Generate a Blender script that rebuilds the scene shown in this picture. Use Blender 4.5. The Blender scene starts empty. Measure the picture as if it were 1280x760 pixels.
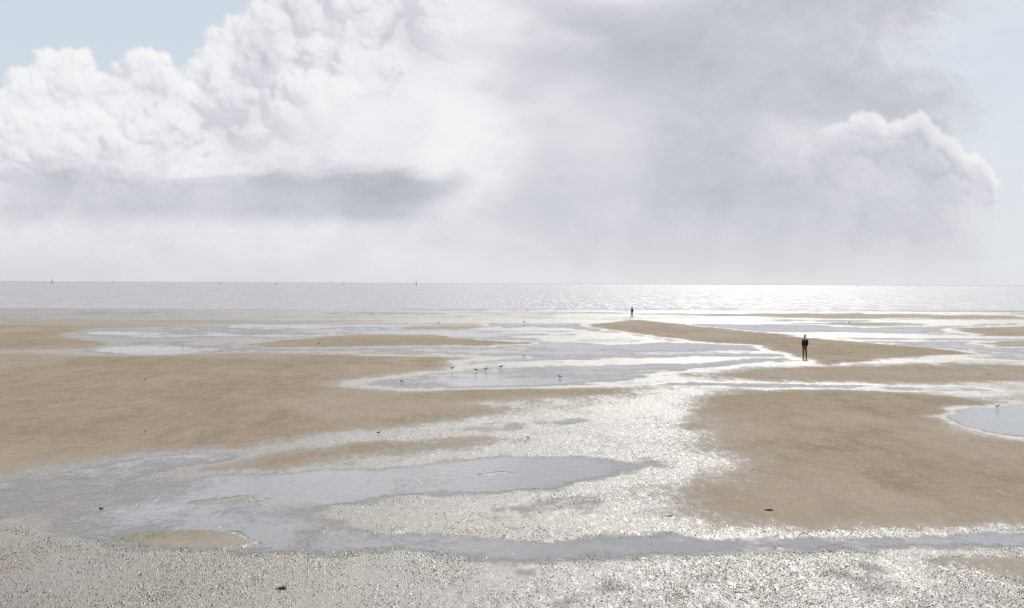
import bpy, math, random
import numpy as np
from mathutils import Vector, Matrix
random.seed(4); rng=np.random.default_rng(7)
sc=bpy.context.scene
sc.view_settings.view_transform='Standard'; sc.view_settings.look='None'; sc.view_settings.exposure=0
COL=sc.collection
F=1778.0; HC=5.5
PITCH=math.atan(26/F); ROLL=math.radians(0.27)
SUN_EL=math.radians(32); SUN_AZ=math.radians(10)   # azimuth from +Y towards +X

# ------------------------------------------------------------ camera
cam=bpy.data.cameras.new("camera"); camo=bpy.data.objects.new("camera",cam); COL.objects.link(camo)
cam.lens=50; cam.sensor_width=36; cam.clip_end=90000; cam.clip_start=0.1
camo.matrix_world=Matrix.Translation((0,0,HC))@Matrix.Rotation(math.pi/2-PITCH,4,'X')@Matrix.Rotation(ROLL,4,'Z')
sc.camera=camo
R=np.array((Matrix.Rotation(math.pi/2-PITCH,3,'X')@Matrix.Rotation(ROLL,3,'Z')))
def G(px,py):
    "photo survey point -> position on the flat ground"
    v=R@np.array([(px-640)/F,-(py-380)/F,-1.0])
    t=-HC/v[2]
    return (v[0]*t,v[1]*t)

# ------------------------------------------------------------ noise
def _h(ix,iy,s):
    n=(ix.astype(np.int64)*374761393+iy.astype(np.int64)*668265263+s*1442695041)&0xffffffff
    n=((n^(n>>13))*1274126177)&0xffffffff
    n=n^(n>>16)
    return (n&0xffff)/65535.0
def vn(x,y,s=0):
    ix=np.floor(x); iy=np.floor(y); fx=x-ix; fy=y-iy
    fx=fx*fx*fx*(fx*(fx*6-15)+10); fy=fy*fy*fy*(fy*(fy*6-15)+10)
    a=_h(ix,iy,s); b=_h(ix+1,iy,s); c=_h(ix,iy+1,s); d=_h(ix+1,iy+1,s)
    return ((a*(1-fx)+b*fx)*(1-fy)+(c*(1-fx)+d*fx)*fy)*2-1
def fbm(x,y,o=4,s=0,g=.5):
    r=0;a=1;t=0;c,sn=math.cos(.6),math.sin(.6)
    for i in range(o):
        r=r+a*vn(x+17.3*i,y-9.1*i,s+i); t+=a; a*=g
        x,y=(x*c-y*sn)*2,(x*sn+y*c)*2
    return r/t
def sst(a,b,x):
    t=np.clip((x-a)/(b-a),0,1); return t*t*(3-2*t)
def blur(a,r):
    r=int(r)
    for ax in(0,1):
        for _ in range(2):
            p=[(0,0),(0,0)]; p[ax]=(r+1,r); q=np.pad(a,p,mode='edge'); c=np.cumsum(q,axis=ax)
            n=a.shape[ax]
            a=(np.take(c,np.arange(2*r+1,2*r+1+n),axis=ax)-np.take(c,np.arange(0,n),axis=ax))/(2*r+1)
    return a

# ------------------------------------------------------------ tidal flat plan
SH=[
 (.68,1.5,[(-300,380),(1600,382),(1600,402),(900,402),(600,404),(-300,402)]),
 (.38,1.2,[(-300,400),(300,399),(480,401),(500,406),(300,411),(-300,410)]),
 (.86,1.4,[(110,413),(200,409),(420,404),(560,401),(760,401),(830,420),(900,432),(880,440),(700,446),(560,446),(420,443),(300,441),(150,445),(110,440),(140,432)]),
 (.84,1.4,[(800,399),(1000,399),(1280,400),(1600,402),(1600,446),(1280,452),(1200,447),(1215,442),(1100,430),(930,414),(860,406)]),
 (.15,1.0,[(820,384),(960,380),(1040,383),(1280,386),(1600,387),(1600,391),(1000,389),(850,388)]),
 (.30,1.0,[(860,394),(1000,391),(1280,395),(1280,399),(1050,398)]),
 (.45,1.5,[(560,390),(700,389),(800,391),(700,394),(600,394)]),
 (.66,1.5,[(560,412),(700,410),(770,416),(820,426),(760,432),(700,424)]),
 (.20,1.0,[(1195,411),(1280,408),(1600,408),(1600,421),(1280,421),(1225,420)]),
 (.30,1.0,[(1225,429),(1280,426),(1600,426),(1600,434),(1250,434)]),
 (.35,1.0,[(1000,405),(1100,403),(1180,406),(1090,409)]),
 (.02,1.0,[(-300,407),(60,407),(112,411),(84,419),(130,428),(137,433),(100,438),(-300,440)]),
 (.15,.8,[(285,433),(340,427),(400,421),(470,418),(540,420),(600,425),(680,428),(640,431),(540,432),(430,434),(330,435)]),
 (.35,.8,[(485,411),(540,407),(600,405),(630,409),(560,413)]),
 (.08,3.6,[(-500,442),(150,446),(300,441),(420,444),(560,447),(590,452),(540,465),(425,481),(480,491),(700,488),(790,487),(740,500),(640,516),(520,534),(390,548),(240,562),(120,575),(0,597),(-500,660)]),
 (.87,2.0,[(415,482),(480,472),(560,460),(575,451),(640,447),(760,438),(860,428),(930,430),(975,442),(1010,456),(930,467),(760,478),(620,487),(500,490)]),
 (.69,1.2,[(640,452),(760,446),(880,444),(960,446),(900,452),(760,456)]),
 (.58,2.0,[(860,466),(960,452),(1040,454),(1280,452),(1600,452),(1600,500),(1200,492),(1000,486),(880,490),(760,484),(780,478)]),
 (.22,2.4,[(890,470),(1000,460),(1150,456),(1300,457),(1400,470),(1250,476),(1100,477),(960,477)]),
 (.84,.6,[(780,481),(860,477),(1000,479),(1190,481),(1240,486),(1180,487),(1000,484),(860,482)]),
 (.02,.9,[(735,405),(800,401),(860,407),(930,415),(1010,423),(1100,430),(1200,439),(1222,443),(1150,447),(1085,452),(1045,455),(1000,447),(950,432),(880,427),(820,421),(770,413)]),
 (.69,3.6,[(400,545),(520,532),(640,516),(740,500),(800,488),(870,490),(860,520),(885,545),(895,565),(925,580),(900,600),(850,622),(835,645),(860,668),(560,668),(420,655),(390,645),(440,628),(520,615),(700,570),(500,580),(250,598),(230,585),(330,562)]),
 (.28,3.2,[(240,592),(330,568),(450,556),(600,544),(640,549),(560,562),(420,577),(320,592)]),
 (.84,2.2,[(555,535),(640,524),(720,520),(750,525),(690,533),(600,539)]),
 (.50,2.8,[(560,505),(680,497),(800,492),(760,505),(640,520)]),
 (.02,4.6,[(880,494),(940,488),(1100,489),(1180,496),(1230,502),(1180,512),(1160,524),(1195,540),(1280,552),(1600,580),(1600,662),(1280,655),(1150,657),(1000,661),(900,655),(840,640),(865,618),(915,600),(935,580),(895,560),(890,540),(865,520)]),
 (.64,.9,[(1158,520),(1178,509),(1220,505),(1600,500),(1600,570),(1280,551),(1205,539)]),
 (.98,.7,[(1172,519),(1183,513),(1220,508),(1280,506),(1600,502),(1600,565),(1280,548),(1212,536),(1182,527)]),
 (.50,1.6,[(1180,495),(1280,490),(1600,490),(1600,501),(1230,502)]),
 (.735,1.4,[(-600,690),(100,686),(500,692),(900,690),(1280,685),(2000,685),(2600,1400),(-1400,1400)]),
 (.90,2.6,[(-500,640),(0,601),(100,583),(190,569),(290,564),(280,576),(190,597),(330,593),(480,582),(620,573),(700,569),(770,571),(815,580),(780,590),(735,600),(650,611),(520,621),(440,630),(390,645),(420,656),(560,667),(700,672),(900,670),(1050,670),(1180,665),(1280,660),(1800,655),(1800,684),(1280,686),(1100,690),(900,693),(700,694),(500,695),(300,693),(100,688),(50,677),(35,658),(0,652),(-500,665)]),
 (.60,.5,[(250,626),(285,620),(328,625),(285,630)]),
 (.42,.5,[(142,671),(205,662),(285,664),(322,678),(270,686),(190,685)]),
 (.60,1.8,[(-500,660),(0,655),(40,662),(45,685),(0,728),(-500,800)]),
 (.36,2.0,[(1160,707),(1280,694),(1600,690),(1700,740),(1280,737)]),
 (.68,.4,[(590,594),(620,590),(650,592),(635,596),(605,597)]),
]
POLY=[(lv,so,np.array([G(*p) for p in po])) for lv,so,po in SH]
def level_at(x,y):
    d=np.hypot(x,y)
    far=sst(35,110,d)
    w1=fbm(x/2.2,y/3.2,5,11,.6); w2=fbm(x/2.2,y/3.2,5,31,.6)
    w3=fbm(x/11,y/18,4,51); w4=fbm(x/11,y/18,4,71)
    wx=x+w1*(.7+.3*far)+w3*1.9*far; wy=y+w2*(.75+1.2*far)+w4*5*far
    L=np.full(x.shape,.64)
    for lv,soft,P in POLY:
        dm=np.clip(np.hypot(P[:,0],P[:,1]).mean(),25,250)
        s=soft*dm/50.0
        m=s*1.5+1
        idx=np.nonzero((wx>P[:,0].min()-m)&(wx<P[:,0].max()+m)&(wy>P[:,1].min()-m)&(wy<P[:,1].max()+m))[0]
        if len(idx)==0: continue
        X=wx[idx]; Y=wy[idx]
        D=np.full(X.shape,1e18); ins=np.zeros(X.shape,bool)
        n=len(P)
        for i in range(n):
            ax,ay=P[i]; bx,by=P[(i+1)%n]
            ex,ey=bx-ax,by-ay
            t=np.clip(((X-ax)*ex+(Y-ay)*ey)/(ex*ex+ey*ey+1e-9),0,1)
            D=np.minimum(D,(X-ax-t*ex)**2+(Y-ay-t*ey)**2)
            c=(ay>Y)!=(by>Y)
            if c.any():
                xi=ax+(Y-ay)*ex/(ey if abs(ey)>1e-9 else 1e-9)
                ins^=c&(X<xi)
        sd=np.sqrt(D)*np.where(ins,1,-1)
        k=sst(-s*.5,s*.5,sd)
        L[idx]=L[idx]*(1-k)+lv*k
    st=fbm(x/34,y/9,5,371,.6)
    st2=fbm(x/14,y/6,4,391)
    L=L+st*.38*sst(105,150,y)*(L>.36)+st2*.17*sst(64,85,y)*(1-sst(105,150,y))*(L>.5)
    sx,sy=G(640,387)
    sea=sst(sy-6,sy+14,y-0.10*np.clip(x,-60,200)+w4*5)
    L=L*(1-sea)+1.25*sea
    L=L+.13*fbm(x/4.5,y/5.5,5,331,.6)*np.exp(-((L-.55)/.3)**2)+.05*fbm(x/9,y/7,3,351)*(L<.9)
    # small-scale breaking up of the waterline in the nearer flats
    L=L+.10*fbm(x/.9,y/1.3,4,361,.6)*np.exp(-((L-.76)/.10)**2)*(1-sst(60,90,y))
    return L
def zground(L,x,y,fine=True):
    damp=np.exp(-((L-.6)/.22)**2)
    z=.11*(.75-L)+fbm(x/6,y/10,4,91)*.012*(L<1.1)+fbm(x/1.1,y/1.8,4,151,.6)*.010*(.4+damp)
    return z,damp

rows=np.concatenate([np.linspace(1/13.0,1/450.0,620),1/np.array([520,650,900,1500,4000,12000,40000.])])
d=1/rows
t=np.concatenate([[-3,-1.5,-.8],np.linspace(-.5,.5,860),[.8,1.5,3]])
DY,T=np.meshgrid(d,t,indexing='ij'); X=(DY*T).ravel(); Y=DY.ravel()
L=level_at(X,Y)
Z,damp=zground(L,X,Y)
fade=1-sst(60,140,Y)
Z=Z+fbm(X/.11,Y/.2,2,131)*fade*(.001+.003*damp)
Z=np.where(Y>600,-.8,Z)
nr,nc=DY.shape
def grid_mesh(name,X,Y,Z,nr,nc,flip=False):
    me=bpy.data.meshes.new(name)
    me.vertices.add(nr*nc); me.vertices.foreach_set("co",np.stack([X,Y,Z],1).astype(np.float32).ravel())
    i=np.arange(nr*nc).reshape(nr,nc)
    q=np.stack([i[:-1,:-1],i[:-1,1:],i[1:,1:],i[1:,:-1]],-1).reshape(-1,4)
    if flip: q=q[:,::-1]
    me.loops.add(q.size); me.loops.foreach_set("vertex_index",q.ravel().astype(np.int32))
    me.polygons.add(len(q)); me.polygons.foreach_set("loop_start",np.arange(0,q.size,4,dtype=np.int32))
    me.polygons.foreach_set("use_smooth",np.ones(len(q),bool))
    me.update(calc_edges=True)
    return me
def fattr(me,n,v):
    a=me.attributes.new(n,'FLOAT','POINT'); a.data.foreach_set("value",v.astype(np.float32).ravel())
me=grid_mesh("sand",X,Y,Z,nr,nc); fattr(me,"level",L)
gx_,gy_=G(180,672); fattr(me,"algae",np.exp(-((X-gx_)/.8)**2-((Y-gy_)/.5)**2)+.6*np.exp(-((X-gx_-1.0)/.9)**2-((Y-gy_-.6)/.35)**2))
sand=bpy.data.objects.new("sand",me); COL.objects.link(sand)
sand["kind"]="structure"; sand["label"]="tan tidal sand banks with wet glistening hollows"; sand["category"]="beach"
# water sheet
wr=1/np.concatenate([np.linspace(1/13.0,1/450.0,400),1/np.array([520,800,1200,2500,6000,15000,40000.])])
wt=np.concatenate([[-3,-1.5,-.8],np.linspace(-.5,.5,520),[.8,1.5,3]]); DW,TW=np.meshgrid(wr,wt,indexing='ij')
wx_,wy_=(DW*TW).ravel(),DW.ravel(); wL=level_at(wx_,wy_); wz,_=zground(wL,wx_,wy_)
me=grid_mesh("water",wx_,wy_,np.zeros(DW.size),*DW.shape); fattr(me,"depth",np.clip(-wz,0,.2))
water=bpy.data.objects.new("water",me); COL.objects.link(water)
water["kind"]="structure"; water["label"]="shallow tide pools and glittering grey sea"; water["category"]="water"

# ------------------------------------------------------------ node helper
class S:
    nt=None
    def __init__(s,k): s.k=k
    @staticmethod
    def m(op,*a,clamp=False):
        n=S.nt.nodes.new('ShaderNodeMath'); n.operation=op; n.use_clamp=clamp
        for i,v in enumerate(a):
            if isinstance(v,S): S.nt.links.new(v.k,n.inputs[i])
            else: n.inputs[i].default_value=v
        return S(n.outputs[0])
    def __add__(a,b): return S.m('ADD',a,b)
    __radd__=__add__
    def __sub__(a,b): return S.m('SUBTRACT',a,b)
    def __rsub__(a,b): return S.m('SUBTRACT',b,a)
    def __mul__(a,b): return S.m('MULTIPLY',a,b)
    __rmul__=__mul__
    def __truediv__(a,b): return S.m('DIVIDE',a,b)
def new(t): return S.nt.nodes.new(t)
def put(sock,v):
    if isinstance(v,S): S.nt.links.new(v.k,sock)
    else: sock.default_value=v
def ss(a,b,x):
    n=new('ShaderNodeMapRange'); n.interpolation_type='SMOOTHSTEP'
    put(n.inputs['Value'],x); n.inputs['From Min'].default_value=a; n.inputs['From Max'].default_value=b
    return S(n.outputs[0])
def comb(x,y,z):
    n=new('ShaderNodeCombineXYZ'); put(n.inputs[0],x);put(n.inputs[1],y);put(n.inputs[2],z); return S(n.outputs[0])
def noise(vec,scale,detail=4,rough=.5,dim='2D'):
    n=new('ShaderNodeTexNoise'); n.noise_dimensions=dim; put(n.inputs['Vector'],vec)
    n.inputs['Scale'].default_value=scale;n.inputs['Detail'].default_value=detail;n.inputs['Roughness'].default_value=rough
    return S(n.outputs['Fac'])
def mixc(f,a,b):
    n=new('ShaderNodeMix'); n.data_type='RGBA'; n.clamp_factor=True
    put(n.inputs[0],f)
    for s,v in((n.inputs[6],a),(n.inputs[7],b)):
        if isinstance(v,S): S.nt.links.new(v.k,s)
        else: s.default_value=(*v,1)
    return S(n.outputs[2])
def attr(nm):
    a=new('ShaderNodeAttribute'); a.attribute_name=nm; return a

# ------------------------------------------------------------ sky: light (world) + cloud bank (backdrop)
w=bpy.data.worlds.new("World"); sc.world=w; w.use_nodes=True; S.nt=w.node_tree
w.node_tree.nodes.clear()
tc=new('ShaderNodeTexCoord'); sp=new('ShaderNodeSeparateXYZ'); S.nt.links.new(tc.outputs['Generated'],sp.inputs[0])
dx,dy,dz=[S(o) for o in sp.outputs]
sky=new('ShaderNodeTexSky'); sky.sky_type='NISHITA'; sky.sun_disc=False; sky.sun_elevation=SUN_EL; sky.sun_rotation=SUN_AZ
sky.air_density=1.0; sky.dust_density=2.0; sky.ozone_density=1.5
veil=noise(S(tc.outputs['Generated']),3.5,4,.5,'3D')
sd=(math.sin(SUN_AZ)*math.cos(SUN_EL),math.cos(SUN_AZ)*math.cos(SUN_EL),math.sin(SUN_EL))
dp=dx*sd[0]+dy*sd[1]+dz*sd[2]
glow=S.m('EXPONENT',(1-dp)*-30.0)
vc=mixc(veil,(5.2,5.4,5.9),(8.2,8.2,8.3))
gl=new('ShaderNodeVectorMath'); gl.operation='SCALE'; gl.inputs[0].default_value=(1,.985,.96); put(gl.inputs['Scale'],glow*9.0)
mx=mixc(ss(.30,.62,veil)*.55+.35,S(sky.outputs[0]),vc)
ad=new('ShaderNodeVectorMath'); ad.operation='ADD'; S.nt.links.new(mx.k,ad.inputs[0]); S.nt.links.new(gl.outputs[0],ad.inputs[1])
bg=new('ShaderNodeBackground'); S.nt.links.new(ad.outputs[0],bg.inputs[0]); bg.inputs[1].default_value=.10
out=new('ShaderNodeOutputWorld'); S.nt.links.new(bg.outputs[0],out.inputs[0])

# cloud bank computed on an azimuth / elevation grid (1778 units per radian)
ST=1.25
px=np.arange(-300,1580,ST); hh=np.arange(-8,470,ST)
PX,HH=np.meshgrid(px,hh)
qx=fbm(PX/70,HH/60,5,401); qy=fbm(PX/70,HH/60,5,421)
fb=fbm(PX/95,HH/70,7,441,.58); soft=fbm(PX/190,HH/75,5,461); wis=fbm(PX/60+qx*1.2,HH/34+qy*1.2,7,481,.6)
lay=fbm(PX/170+qx*.3,HH/22+qy*.4,6,561,.55)
def top(pts): 
    P=np.array(pts,float); return lambda x:np.interp(x,P[:,0],P[:,1])
T1=top([(-300,225),(-60,215),(-8,226),(14,246),(24,268),(45,282),(70,279),(90,291),(112,282),(124,258),(136,256),(150,280),(165,288),(190,284),(206,278),(220,262),(236,244),(246,262),(254,292),(272,318),(290,322),(306,340),(325,352),(345,358),(370,390),(450,430),(1600,460)])
T2=top([(980,50),(990,110),(1003,162),(1016,188),(1032,194),(1050,204),(1070,214),(1086,218),(1102,206),(1118,200),(1130,212),(1148,218),(1162,198),(1180,190),(1196,174),(1206,158),(1222,158),(1236,150),(1242,126),(1240,104),(1250,80),(1264,40)])
def puffs(seed,n,x0,x1,topf,r0,r1,lo,depthbias,flat=False):
    r_=np.random.default_rng(seed); Zc=np.full(PX.shape,-1e3)
    L1=[]
    for i in range(n):
        x=r_.uniform(x0,x1); r=r_.uniform(r0,r1); dpt=r_.exponential(depthbias)
        if i%2==0: r*=.55; dpt*=.15
        tp=min(topf(x),topf(x-r*.6)+r*.2,topf(x+r*.6)+r*.2); y=tp-r*.95-dpt
        if flat and i%2: y=r_.uniform(lo,max(lo+1,tp-r))
        if y<lo: y=r_.uniform(lo,max(lo+1,tp-r))
        L1.append((x,y,r_.uniform(0,12)+(0 if flat else min(dpt,90)*.5),r))
    allS=list(L1)
    gen=L1
    for g,(k,f) in enumerate([(8,.46),(6,.46),(4,.5)]):
        nx=[]
        for(x,y,z,r) in gen:
            for _ in range(k):
                a=r_.uniform(-.5,math.pi+.5); rr=r*r_.uniform(.55,.98); h=math.sqrt(max(0,r*r-rr*rr))
                q=r*f*r_.uniform(.7,1.25)
                nx.append((x+math.cos(a)*rr,y+math.sin(a)*rr*.9,z+h*.75,q))
        allS+=nx; gen=nx
        if g==1 and n>120: gen=[s for s in nx if r_.random()<.5]
    for(x,y,z,r) in allS:
        i0=int((x-r-px[0])/ST); i1=int((x+r-px[0])/ST)+2; j0=int((y-r-hh[0])/ST); j1=int((y+r-hh[0])/ST)+2
        i0=max(i0,0); j0=max(j0,0)
        if i1<=i0 or j1<=j0 or i0>=len(px) or j0>=len(hh): continue
        D2=r*r-(PX[j0:j1,i0:i1]-x)**2-(HH[j0:j1,i0:i1]-y)**2
        v=np.where(D2>0,z+np.sqrt(np.maximum(D2,0)),-1e3)
        Zc[j0:j1,i0:i1]=np.maximum(Zc[j0:j1,i0:i1],v)
    return Zc
wq1=fbm(PX/14,HH/14,5,501,.65); wq2=fbm(PX/14,HH/14,5,521,.65)
def warp(A,amp):
    I=np.clip(((PX+qx*amp+wq1*amp*.45)-px[0])/ST,0,len(px)-1.01); J=np.clip(((HH+qy*amp+wq2*amp*.45)-hh[0])/ST,0,len(hh)-1.01)
    i=I.astype(int); j=J.astype(int); fx=I-i; fy=J-j
    return (A[j,i]*(1-fx)+A[j,i+1]*fx)*(1-fy)+(A[j+1,i]*(1-fx)+A[j+1,i+1]*fx)*fy
def shade(Zc,base,wa,kf=1.0):
    M=(Zc>-500).astype(float); Zf=np.where(M>0,Zc,base)
    Zf=warp(Zf,wa); M=warp(M,wa); M=blur(M,1)
    def lam(Z1,k):
        gy,gx=np.gradient(Z1,ST); nz=1/np.sqrt(1+(gx*k)**2+(gy*k)**2); return (-gx*k*.42-gy*k*.62+.62)*nz-.62
    fine=lam(blur(Zf,1)*.8+blur(Zf,3)*.3+wis*1.5,.8*kf); big=lam(blur(Zf,7)+fb*8,1.0)
    return M,np.clip(fine,-.62,1),np.clip(big,-.38,1)
M1,f1,b1=shade(puffs(3,330,-320,720,T1,14,40,60,50),-10,7)
M2,f2,b2=shade(puffs(5,200,995,1236,T2,7,20,40,22,True),0,6)
def gs(cx,sx,cy,sy): return np.exp(-((PX-cx)/sx)**2-((HH-cy)/sy)**2)
clear=np.stack([.615+0*PX,.70+0*PX,.785+0*PX],-1)
k=sst(60,350,HH)[...,None]; clear=clear*k+np.array([.70,.74,.785])*(1-k)
clear=clear+ (sst(700,1300,PX)*.05)[...,None]
def tint(l):
    t_=np.clip((l-.55)/.35,0,1)[...,None]
    return l[...,None]*(np.array([.95,.973,1.085])*(1-t_)+np.array([.998,1.0,1.015])*t_)
dep=T1(PX)-HH
crisp=np.clip(1-sst(110,290,dep+fb*50),0.18,1)*(1-sst(470,640,PX+soft*60))*sst(95,165,HH+fb*30)
edge=np.clip(1-sst(0,30,dep),0,1)
l1=.81+f1*.18*crisp+b1*.12*crisp+fb*.09+wis*.05*(1.3-crisp)+edge*.06+lay*.05*(1-sst(90,170,HH))
l1+=.06*gs(370,230,215,60)+.06*gs(60,110,205,45)+.09*gs(590,60,170,80)+.05*gs(480,80,210,50)+.08*gs(620,70,330,40)
# flat grey bases with layered edges
bb=sst(150,124,HH+lay*16+fb*14)*sst(60,92,HH+lay*10)
l1-=.17*bb*sst(-60,120,PX)*(1-sst(520,620,PX+soft*80))*(1+.5*sst(250,340,PX))+.06*bb*(PX<0)
l1-=.16*gs(322,34,272,42)*(1+wis*.5)+.10*gs(700,60,120,40)+.07*gs(-100,180,140,60)
l1-=.06*gs(230,60,185,20)+.07*gs(60,60,150,18)+.05*gs(110,50,240,22)+.05*gs(200,40,235,20)+.05*gs(500,50,200,20)
g=sst(560,740,PX+soft*150+fb*70+wis*40+(HH-180)*.14)
lg=.615+soft*.065+fb*.06+wis*.04
lg+=.14*gs(745,75,170,75)+.09*gs(1000,70,175,40)*(1+wis)+.20*gs(780,90,364,15)+.06*gs(640,60,340,30)-.04*gs(860,180,300,55)-.05*gs(900,90,105,30)-.04*gs(690,50,120,40)
lg+=.13*sst(990,1260,PX+fb*90)
l=l1*(1-g)+lg*g
l=np.where(l>.84,.84+(l-.84)*.62,l)
fillm=np.clip(blur((dep>26).astype(float),6),0,1)*sst(-.9,-.1,fb+dep/60)
a1=np.maximum(M1,sst(.35,.65,fillm+wis*.25))
a1=np.where(PX>560,np.maximum(a1,g),a1)
a1=a1*(1-.85*sst(1050,1225,PX+fb*130+soft*90)*(1-.5*sst(250,380,HH+fb*80)))
col=clear*(1-a1[...,None])+tint(l)*a1[...,None]
wv=sst(.0,.6,wis+soft*.7-.1)*sst(1000,1150,PX)*.40
col=col*(1-wv[...,None])+tint(np.full(PX.shape,.80))*wv[...,None]
# tower
F2=warp(((T2(PX)-HH)>12).astype(float)*(PX>990)*(PX<1246),6); M2=np.maximum(M2,blur(F2,3))
d2=T2(PX)-HH
rim=(1-sst(0,30,d2+fb*14+wis*8))
l2=.645+f2*.12*np.clip(1-d2/150,.3,1)+wis*.035+fb*.06+rim*.20*sst(990,1150,PX+HH*.4)*sst(60,150,HH)+.06*gs(1080,36,192,18)+.05*gs(1215,25,110,50)+.08*gs(1255,40,70,25)
a2=M2*sst(950,1080,PX+fb*60)*sst(-10,75,HH+wis*30)*(1-sst(1180,1245,PX+fb*40)*(1-sst(50,135,HH+fb*40)))
a2*=.9
col=col*(1-a2[...,None])+tint(l2)*a2[...,None]
sh=fbm(PX/38-HH/160,HH/400,4,541)
hz=np.exp(-np.maximum(HH+soft*16+wis*9,0)/44.0)
hzf=np.clip(hz*1.12,0,1)[...,None]
hc=np.array([.69,.703,.722])+(sst(-100,1000,PX)*.055+.016*sh+.03*soft+.03*gs(700,180,40,60)+.05*gs(1260,60,75,20))[...,None]
col=col*(1-hzf)+hc*hzf
col=col+(.022*sh*np.exp(-((HH-90)/70)**2)*sst(500,760,PX))[...,None]
col=np.clip(col,.3,.94)
up=np.arange(480,690,10.0)
colu=np.repeat(col[-1:,:,:],len(up),0)
wgt=sst(480,560,up)[:,None,None]; colu=colu*(1-wgt)+np.array([.76,.77,.79])*wgt
H_all=np.concatenate([hh,up]); C=np.concatenate([col,colu],0)
PXa,HHa=np.meshgrid(px,H_all)
al=(1-sst(540,680,HHa))*sst(-300,-200,PXa)*(1-sst(1480,1575,PXa))
RAD=38000.0
azs=np.arctan((PXa-640)/F); corr=np.cos(azs)
me=grid_mesh("sky",(np.sin(azs)*RAD).ravel(),(np.cos(azs)*RAD).ravel(),(HC+HHa/F*RAD*corr).ravel(),len(H_all),len(px))
ca=me.attributes.new("cloud",'FLOAT_COLOR','POINT'); ca.data.foreach_set("color",np.concatenate([C,al[...,None]],-1).astype(np.float32).ravel())
skyo=bpy.data.objects.new("sky",me); COL.objects.link(skyo); skyo["kind"]="structure"; skyo["label"]="bright cumulus and grey rain clouds over the sea"; skyo["category"]="sky"
m=bpy.data.materials.new("cloud_bank"); m.use_nodes=True; S.nt=m.node_tree; m.node_tree.nodes.clear(); m.cycles.emission_sampling='NONE'
ac=attr("cloud"); em=new('ShaderNodeEmission'); tr=new('ShaderNodeBsdfTransparent'); mxs=new('ShaderNodeMixShader'); o=new('ShaderNodeOutputMaterial')
S.nt.links.new(ac.outputs['Color'],em.inputs[0]); S.nt.links.new(ac.outputs['Alpha'],mxs.inputs[0]); S.nt.links.new(tr.outputs[0],mxs.inputs[1]); S.nt.links.new(em.outputs[0],mxs.inputs[2]); S.nt.links.new(mxs.outputs[0],o.inputs[0])
me.materials.append(m)

sl=bpy.data.lights.new("sun",'SUN'); sl.energy=2.3; sl.angle=math.radians(.6); sl.color=(1,.965,.91)
so=bpy.data.objects.new("sun",sl); COL.objects.link(so)
so.rotation_euler=Vector(sd).to_track_quat('Z','Y').to_euler(); so.location=(0,0,50)

# ------------------------------------------------------------ materials
def mat(name):
    m=bpy.data.materials.new(name); m.use_nodes=True; S.nt=m.node_tree; m.node_tree.nodes.clear()
    b=new('ShaderNodeBsdfPrincipled'); o=new('ShaderNodeOutputMaterial'); S.nt.links.new(b.outputs[0],o.inputs[0])
    return m,b
def bump(h,strength,dist,prev=None):
    n=new('ShaderNodeBump'); put(n.inputs['Strength'],strength); n.inputs['Distance'].default_value=dist; put(n.inputs['Height'],h)
    if prev: S.nt.links.new(prev.k,n.inputs['Normal'])
    return S(n.outputs[0])
def objpos():
    t=new('ShaderNodeNewGeometry'); s=new('ShaderNodeSeparateXYZ'); S.nt.links.new(t.outputs['Position'],s.inputs[0])
    return [S(o) for o in s.outputs]
m,b=mat("tidal_sand"); x,y,z=objpos()
lv=S(attr("level").outputs['Fac'])
p=comb(x,y*.6,0)
n1=noise(comb(x*.25,y*.09,0),1,5,.6); n2=noise(p,15,3,.7); n3=noise(comb(x*.8+9,y*.22+4,0),1,5,.65); n4=noise(comb(x*4,y*.9,0),1,4,.7); n7=noise(comb(x*.10+3,y*.05,0),1,3,.6)
rp=noise(comb(x*1.2,y*2.2,0),1,4,.75)
wet=ss(.08,.66,lv+(n3-.5)*.65+(n4-.5)*.35+(n2-.5)*.15)
film=ss(.40,.70,lv+(n3-.5)*.45+(n4-.5)*.40)
dry=mixc(n1,(.325,.253,.165),(.455,.37,.265)); dry=mixc(ss(.42,.72,n3)*.65,dry,(.27,.205,.135)); dry=mixc(ss(.48,.72,rp)*.5,dry,(.26,.20,.135)); dry=mixc(ss(.5,.75,n4)*.5,dry,(.52,.445,.35)); dry=mixc(ss(.46,.72,n2)*.65,dry,(.18,.137,.093))
dry=mixc(ss(.45,.65,n7)*.35,dry,(.48,.415,.335))
dry=mixc(ss(90,260,y)*.35,dry,(.54,.49,.43))  # aerial haze painted into the sand colour, paler with distance
wc=mixc(ss(.3,.7,n2),(.25,.24,.23),(.395,.38,.36))  # wet sand grey, its pale tone painted in place of glare
wc=mixc(ss(.45,.7,n7)*.4,wc,(.38,.33,.27))
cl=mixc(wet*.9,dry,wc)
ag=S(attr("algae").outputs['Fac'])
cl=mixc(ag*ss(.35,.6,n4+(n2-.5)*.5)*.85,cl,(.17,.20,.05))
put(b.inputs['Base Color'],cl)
k1=noise(comb(x*30,y*15,0),1,1,.5); k2=noise(comb(x*7+30,y*1.8,0),1,2,.6)
glint=ss(.58,.66,k1)*.9+ss(.56,.68,k2)*.55
put(b.inputs['Roughness'],S.m('MAXIMUM',.94-wet*.12-film*.22-glint*wet*.36,.24))
put(b.inputs['Specular IOR Level'],.05+wet*.09+film*.12+glint*wet*.36)
put(b.inputs['Normal'],bump(noise(p,16,2,.6),.4+wet*.35,.012))
sand.data.materials.append(m)

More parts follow.
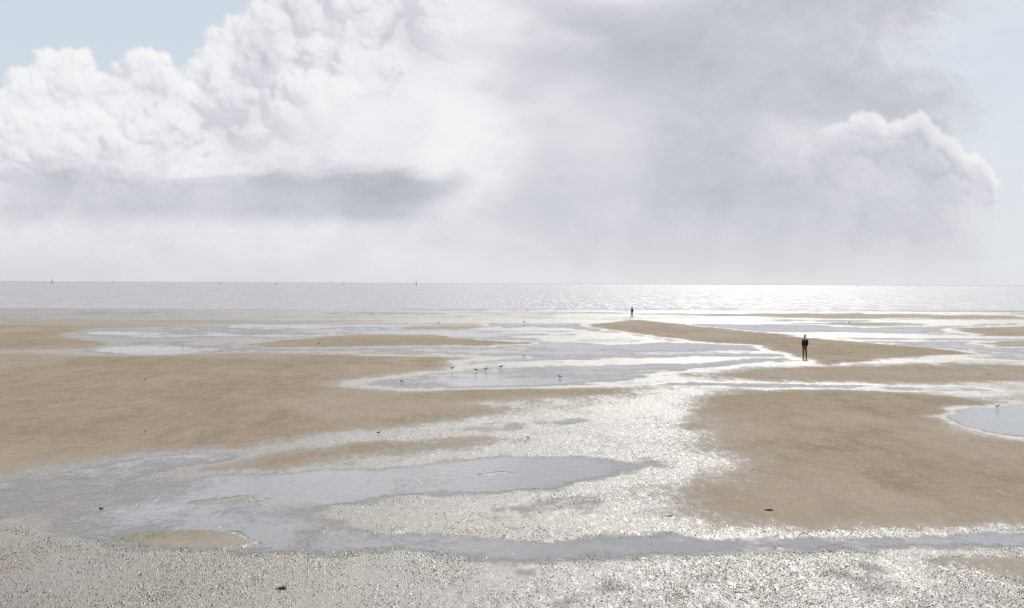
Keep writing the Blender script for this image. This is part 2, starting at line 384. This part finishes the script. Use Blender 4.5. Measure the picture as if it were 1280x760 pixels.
m,b=mat("tide_water"); x,y,z=objpos()
far=ss(270,330,y-x*.1)
dep_=S(attr("depth").outputs['Fac'])
n1=noise(comb(x*1.0,y*.5,0),2.8,3,.6); n2=noise(comb(x*.14,y*.05,0),1,4,.6); n3=noise(comb(x*1.2,y*.22,0),1,4,.6); n5=noise(comb(x*7,y*2.2,0),1,3,.6); n6=noise(comb(x*.9,y*.8,7),1,4,.7)
shal=mixc(ss(.0,.022,dep_+(n3-.5)*.014),(.33,.295,.255),(.295,.295,.30))
shal=mixc(ss(.45,.7,n2)*.5,shal,(.375,.37,.37))
g1=noise(comb(x*3.0,y*.20,0),1,2,.7); g2=noise(comb(x*1.6+40,y*.05,0),1,2,.7); g3=noise(comb(x*.9+80,y*.012,0),1,2,.7)
dkw=ss(.50,.60,1-g1)*.5+ss(.50,.60,1-g2)*.5  # shaded wave faces, painted as dark flecks into the sea colour
put(b.inputs['Base Color'],mixc(far,shal,mixc(dkw,(.36,.37,.38),(.13,.145,.16))))
spk=ss(.53,.60,g1)*.5+ss(.53,.60,g2)*.7+ss(.54,.60,g3)*.6
put(b.inputs['Roughness'],(.09+ss(.50,.70,n6)*.09+(1-ss(.0,.02,dep_))*.17)*(1-far)+far*(.10+spk*.29)); b.inputs['IOR'].default_value=1.33
nb=bump(n1,(.15+ss(.42,.65,n2)*.30)*(1-far)+far*.34,.06)
put(b.inputs['Normal'],nb)
put(b.inputs['Alpha'],ss(.0005,.018,dep_+(n3-.5)*.014+(n5-.5)*.014))
water.data.materials.append(m)

def plain(name,c,r=.8,var=.25,scale=20):
    m,b=mat(name); tcn=new('ShaderNodeTexCoord'); n=noise(S(tcn.outputs['Object']),scale,3,.5,'3D')
    put(b.inputs['Base Color'],mixc(n,tuple(v*(1-var) for v in c),tuple(min(1,v*(1+var)) for v in c))); b.inputs['Roughness'].default_value=r
    return m

# ------------------------------------------------------------ worm casts
N=300000
dd=np.sqrt(rng.uniform(22**2,66**2,N)); dd=np.concatenate([dd,np.sqrt(rng.uniform(22**2,32**2,110000))]); N=len(dd)
tt=rng.uniform(-.42,.42,N); cx=dd*tt; cy=dd
Lc=level_at(cx,cy); clump=fbm(cx/1.5,cy/2.5,3,201); cl2=fbm(cx/5,cy/4,3,221)
pr=np.exp(-((Lc-.68)/.11)**2)*(.50+.7*clump+.4*cl2)*(1-sst(48,66,cy))
pr=np.where((cy<31)&(Lc>.45)&(Lc<.86),np.maximum(pr,(.50+.6*clump+.5*cl2)*(1-sst(27.5,31,cy+clump*1.5))),pr)
pr=np.where((cx>14)&(cy>48),0,pr)
k=rng.uniform(0,1,N)<np.maximum(pr,0.004*(Lc<.5)); cx=cx[k];cy=cy[k];Lc=Lc[k]; n=len(cx)
zc,_=zground(Lc,cx,cy); zc=np.maximum(zc,-.003)-.006
r=rng.uniform(.008,.017,n)*(1+.9*rng.random(n)**5); hgt=r*rng.uniform(.5,1.1,n)+.008
V=np.zeros((n,6,3)); 
for i in range(5):
    ang=i*math.pi*.4+rng.uniform(-.3,.3,n); rr=r*rng.uniform(.75,1.3,n)
    V[:,i,0]=cx+np.cos(ang)*rr; V[:,i,1]=cy+np.sin(ang)*rr; V[:,i,2]=zc
V[:,5,0]=cx+rng.normal(0,.25,n)*r; V[:,5,1]=cy+rng.normal(0,.25,n)*r; V[:,5,2]=zc+hgt
base=np.arange(n)*6
f=np.concatenate([np.stack([base+i,base+(i+1)%5,base+5],1) for i in range(5)])
me=bpy.data.meshes.new("worm_casts"); me.vertices.add(n*6); me.vertices.foreach_set("co",V.ravel().astype(np.float32))
me.loops.add(f.size); me.loops.foreach_set("vertex_index",f.ravel().astype(np.int32))
me.polygons.add(len(f)); me.polygons.foreach_set("loop_start",np.arange(0,f.size,3,dtype=np.int32)); me.update(calc_edges=True)
m,b=mat("cast_sand"); x,y,z=objpos(); nn=noise(comb(x,y,0),14,2)
put(b.inputs['Base Color'],mixc(nn,(.09,.066,.046),(.23,.175,.12))); b.inputs['Roughness'].default_value=.34; b.inputs['Specular IOR Level'].default_value=.45
me.materials.append(m)
o=bpy.data.objects.new("worm_casts",me); COL.objects.link(o); o["kind"]="stuff"; o["label"]="small wet lugworm casts dotting the sand flat"; o["category"]="worm casts"
print("casts",n)

# ------------------------------------------------------------ skin helper
def skin(name,verts,edges,rad,mats,sub=1,root=0,loc=(0,0,0)):
    me=bpy.data.meshes.new(name); me.from_pydata(verts,edges,[]); ob=bpy.data.objects.new(name,me); COL.objects.link(ob)
    md=ob.modifiers.new("s",'SKIN'); 
    for i,r_ in enumerate(rad):
        sv=me.skin_vertices[0].data[i]; sv.radius=(r_,r_) if not isinstance(r_,tuple) else r_; sv.use_root=(i==root)
    md.use_smooth_shade=True
    s=ob.modifiers.new("u",'SUBSURF'); s.levels=sub; s.render_levels=sub
    dg=bpy.context.evaluated_depsgraph_get(); nm=bpy.data.meshes.new_from_object(ob.evaluated_get(dg))
    nm.name=name; ob.modifiers.clear(); ob.data=nm; nm.materials.clear()
    for mm in mats: nm.materials.append(mm)
    return ob
def par(c,p): c.parent=p

skinm=plain("skin",(.45,.29,.21),.5); hairm=plain("hair",(.03,.022,.018),.6); shoem=plain("boots",(.02,.02,.022),.5)
def person(px,py,jc,tc_,stride,heading,label,s=1.0):
    gx,gy=G(px,py)
    jm=plain("jacket_cloth",jc,.9); tm=plain("trouser_cloth",tc_,.9)
    a=stride
    V_=[(0,0,.95),(0,0,1.12),(0,0,1.34),(0,.0,1.47),(0,.012,1.56),(0,.02,1.66),(0,.01,1.74)]
    E=[(i,i+1) for i in range(6)]; Rr=[(.12,.10),(.12,.095),(.14,.10),(.055,.055),(.065,.075),(.078,.095),(.05,.06)]
    V_.append((0,.115,1.635)); E.append((5,7)); Rr.append(.016)
    legs={}
    for sgn in(-1,1):
        f=a*sgn
        i=len(V_); V_+= [(sgn*.085,0,.88),(sgn*.085,f*.16+.02,.50),(sgn*.085,f*.30-(.06 if f<0 else 0),.09),(sgn*.10,f*.30+.15-(.06 if f<0 else 0),.035)]
        E+=[(0,i),(i,i+1),(i+1,i+2),(i+2,i+3)]; Rr+=[.08,.053,.040,.036]
        legs[sgn]=[V_[j] for j in range(i,i+4)]
        j=len(V_); V_+=[(sgn*.17,0,1.41),(sgn*.205,-.06-f*.08,1.14),(sgn*.185,.07-f*.16,.93),(sgn*.18,.09-f*.17,.86)]
        E+=[(2,j),(j,j+1),(j+1,j+2),(j+2,j+3)]; Rr+=[.052,.040,.028,.03]
        legs[sgn*10]=[V_[q] for q in range(j,j+4)]
        hx,hy,hz_=V_[j+3]
        for q,(oy,ln) in enumerate([(-.03,.06),(-.01,.075),(.01,.08),(.03,.07)]):
            kx=len(V_); V_+=[(hx,hy+oy,hz_-.045),(hx-sgn*.012,hy+oy+.01,hz_-.045-ln)]; E+=[(j+3,kx),(kx,kx+1)]; Rr+=[.009,.008]
        kx=len(V_); V_+=[(hx-sgn*.015,hy+.045,hz_-.02),(hx-sgn*.02,hy+.055,hz_-.06)]; E+=[(j+3,kx),(kx,kx+1)]; Rr+=[.010,.009]
        kx=len(V_); V_.append((sgn*.088,.015,1.65)); E.append((5,kx)); Rr.append(.014)
    root=bpy.data.objects.new("person",None); COL.objects.link(root)
    body=skin("body",V_,E,Rr,[skinm],1)
    l,r_=legs[-1],legs[1]; al,ar=legs[-10],legs[10]
    jv=[(0,0,.90),(0,0,1.12),(0,0,1.36),(0,0,1.47),al[0],al[1],al[2],ar[0],ar[1],ar[2]]
    jk=skin("jacket",jv,[(0,1),(1,2),(2,3),(2,4),(4,5),(5,6),(2,7),(7,8),(8,9)],[(.165,.135),(.155,.13),(.165,.13),(.08,.08),.070,.058,.048,.070,.058,.048],[jm],2)
    tv=[(0,0,.95),l[0],l[1],(l[2][0],l[2][1],.07),r_[0],r_[1],(r_[2][0],r_[2][1],.07)]
    tr=skin("trousers",tv,[(0,1),(1,2),(2,3),(0,4),(4,5),(5,6)],[(.14,.12),.092,.072,.058,.092,.072,.058],[tm],2)
    hr=skin("hair",[(0,-.02,1.62),(0,-.025,1.70),(0,.0,1.755),(0,.06,1.745)],[(0,1),(1,2),(2,3)],[(.088,.085),(.095,.09),(.08,.085),(.05,.04)],[hairm],2)
    for c in(body,jk,tr,hr): par(c,root)
    for q,lg in((1,l),(2,r_)):
        sh=skin("shoe",[(lg[2][0],lg[2][1]-.05,.05),(lg[2][0],lg[2][1]+.06,.045),(lg[3][0],lg[3][1]+.05,.04)],[(0,1),(1,2)],[.052,.052,.038],[shoem],1)
        par(sh,root)
    root.location=(gx,gy,.0); root.rotation_euler=(0,0,heading); root.scale=(s,s,s)
    root["label"]=label; root["category"]="person"; root["group"]="people walking on the tidal flat"
    return root
def zat(px,py):
    gx,gy=G(px,py); A=np.array([gx]);B=np.array([gy]); l=level_at(A,B); zz,_=zground(l,A,B)
    return float(max(zz[0],-.01))
p1=person(1006,449,(.012,.013,.018),(.075,.075,.085),.30,math.radians(155),"person in dark jacket and grey trousers walking on wet sand",1.0)
p1.location.z=zat(1006,449)
p2=person(790,397,(.02,.03,.07),(.03,.035,.06),.75,math.radians(60),"distant person in dark blue clothes striding across the flat",1.0)
p2.location.z=zat(790,397)

# ------------------------------------------------------------ birds
wh=plain("gull_white",(.75,.75,.74),.7); gr=plain("feather_grey",(.10,.10,.11),.7); dk=plain("feather_dark",(.03,.028,.026),.7); bk=plain("bird_bill_orange",(.5,.16,.04),.5)
def bird(kind):
    pm=[wh,gr] if kind=="gull" else [dk,wh]
    V_=[(0,0,.20),(0,.09,.225),(0,.13,.285),(0,.155,.325),(0,.185,.325),(0,-.10,.20),(0,-.20,.195)]
    E=[(0,1),(1,2),(2,3),(3,4),(0,5),(5,6)]; Rr=[(.062,.066),(.05,.055),(.028,.03),(.033,.034),(.018,.02),(.045,.042),(.012,.02)]
    ob=skin("bird",V_,E,Rr,pm,2)
    for pl in ob.data.polygons:
        c=pl.center
        if kind=="gull": pl.material_index=1 if (c.z>.205 and c.y<.06) else 0
        else: pl.material_index=1 if (c.z<.185 and -.12<c.y<.1) else 0
    parts=[]
    for sgn in(-1,1):
        lg=skin("leg",[(sgn*.025,0,.16),(sgn*.027,-.012,.09),(sgn*.027,0,.006),(sgn*.03,.035,.004)],[(0,1),(1,2),(2,3)],[.011,.006,.006,.006],[bk],0); parts.append(lg)
    bl=skin("beak",[(0,.195,.323),(0,.235,.315),(0,.27 if kind!="gull" else .245,.308)],[(0,1),(1,2)],[.010,.008,.003],[bk],0); parts.append(bl)
    for p_ in parts: par(p_,ob)
    return ob,parts
protos={"gull":bird("gull"),"wader":bird("wader")}
used=set()
B=[(502,479,"wader",4.8),(565,463,"wader",4.8),(595,465,"wader",5.2),(607,464,"wader",5.2),(626,461,"wader",5.2),(700,473,"wader",4.8),(181,478,"wader",3),(181,545,"gull",6),(473,544,"wader",5),
   (660,550,"wader",4.5),(1247,511,"gull",6),(655,447,"wader",3),(1236,470,"gull",3),(1150,466,"gull",3),(398,432,"wader",3),(228,434,"wader",3),(655,404,"wader",3),(548,405,"gull",3),(1062,405,"wader",3)]
for px_,py_,kd,hpx in B:
    ob,pts=protos[kd]
    if kd in used:
        nb_=ob.copy(); COL.objects.link(nb_)
        for p_ in pts:
            c=p_.copy(); COL.objects.link(c); c.parent=nb_
        ob=nb_
    used.add(kd)
    gx,gy=G(px_,py_); ob.location=(gx,gy,zat(px_,py_)); ob.rotation_euler=(0,0,random.choice([1,-1])*math.radians(random.uniform(50,120))); sc_=hpx*gy/F/.36; ob.scale=(sc_,)*3
    ob["label"]="white and grey gull standing on wet sand" if kd=="gull" else "dark wading bird feeding in shallow tide pool"
    ob["category"]="bird"; ob["group"]="birds feeding on the tidal flat"

# ------------------------------------------------------------ seaweed / debris
swm=plain("seaweed_dark",(.035,.025,.015),.8,.5)
for px_,py_,s in[(962,642,.13),(353,737,.12),(125,636,.09),(838,647,.06),(1060,560,.04),(940,590,.05),(700,560,.04),(320,520,.05),(70,506,.05),(835,530,.04),(880,565,.04),(1150,600,.03),(267,491,.07)]:
    gx,gy=G(px_,py_); V_=[(0,0,.01)];E=[];Rr=[(s*.3,s*.2)]
    for q in range(9):
        an=random.uniform(0,6.28); ln=random.uniform(.3,.9)*s; last=0
        for st in(1,2,3):
            V_.append((math.cos(an)*ln*st/3*1.2,math.sin(an)*ln*st/3,.01+random.uniform(0,.10)*s)); E.append((last,len(V_)-1)); last=len(V_)-1; an+=random.uniform(-.7,.7); Rr.append(s*.16/st+.004)
    ob=skin("seaweed_clump",V_,E,Rr,[swm],1); ob.location=(gx,gy,max(zat(px_,py_),0))
    ob["label"]="small dark clump of stranded seaweed on sand"; ob["category"]="seaweed"; ob["group"]="stranded seaweed clumps"

# ------------------------------------------------------------ sailing boats
hull_m=plain("hull_paint",(.60,.61,.63),.5); sail_m=plain("sail_cloth",(.80,.81,.82),.8); mast_m=plain("mast_metal",(.55,.55,.57),.4)  # boat colours lightened to paint in the sea haze
def boat(px,dist,mh,sail,label):
    az=(px-640)/F; x0=az*dist
    root=bpy.data.objects.new("sailing_boat",None); COL.objects.link(root)
    st=[(-4.2,.9,.9),(-2,1.35,1.0),(0,1.5,1.0),(2.4,1.1,1.15),(4.8,.05,1.4)]
    v=[];fc=[]
    for yy,wd,ht in st: v+=[(-wd,yy,ht),(-wd*.7,yy,.2),(0,yy,-.3),(wd*.7,yy,.2),(wd,yy,ht)]
    for i in range(4):
        for j in range(4): a_=i*5+j; fc.append((a_,a_+1,a_+6,a_+5))
        fc.append((i*5+4,i*5,i*5+5,i*5+9))
    fc.append((0,4,3,2,1))
    me=bpy.data.meshes.new("hull"); me.from_pydata(v,[],fc); me.materials.append(hull_m); h=bpy.data.objects.new("hull",me); COL.objects.link(h); par(h,root)
    mst=skin("mast",[(0,.6,.9),(0,.6,mh*.5),(0,.6,mh)],[(0,1),(1,2)],[.13,.11,.07],[mast_m],0); par(mst,root)
    if sail:
        n=8; v=[];fc=[]
        for i in range(n+1):
            t_=i/n; zz=1.8+(mh-2.2)*t_; bl=(1-t_)*3.2
            for j in range(5): u=j/4; v.append((.5*math.sin(u*math.pi)*(1-t_),.4-bl*u,zz))
        for i in range(n):
            for j in range(4): a_=i*5+j; fc.append((a_,a_+1,a_+6,a_+5))
        me=bpy.data.meshes.new("mainsail"); me.from_pydata(v,[],fc); me.materials.append(sail_m); q=bpy.data.objects.new("mainsail",me); COL.objects.link(q); par(q,root)
    root.location=(x0,dist,0); root.rotation_euler=(0,0,math.radians(random.choice([60,110,250,290])))
    root["label"]=label; root["category"]="boat"; root["group"]="sailing boats out at sea"
for px_,dist,mh,sl_ in[(65,3500,14,True),(141,5200,11,False),(275,4600,12,False),(345,4000,13,False),(430,4400,12,False),(520,3600,14,True),(1070,4800,11,False)]:
    boat(px_,dist,mh,sl_,"distant sailing boat under sail on the sea" if sl_ else "distant yacht with bare mast on the sea")
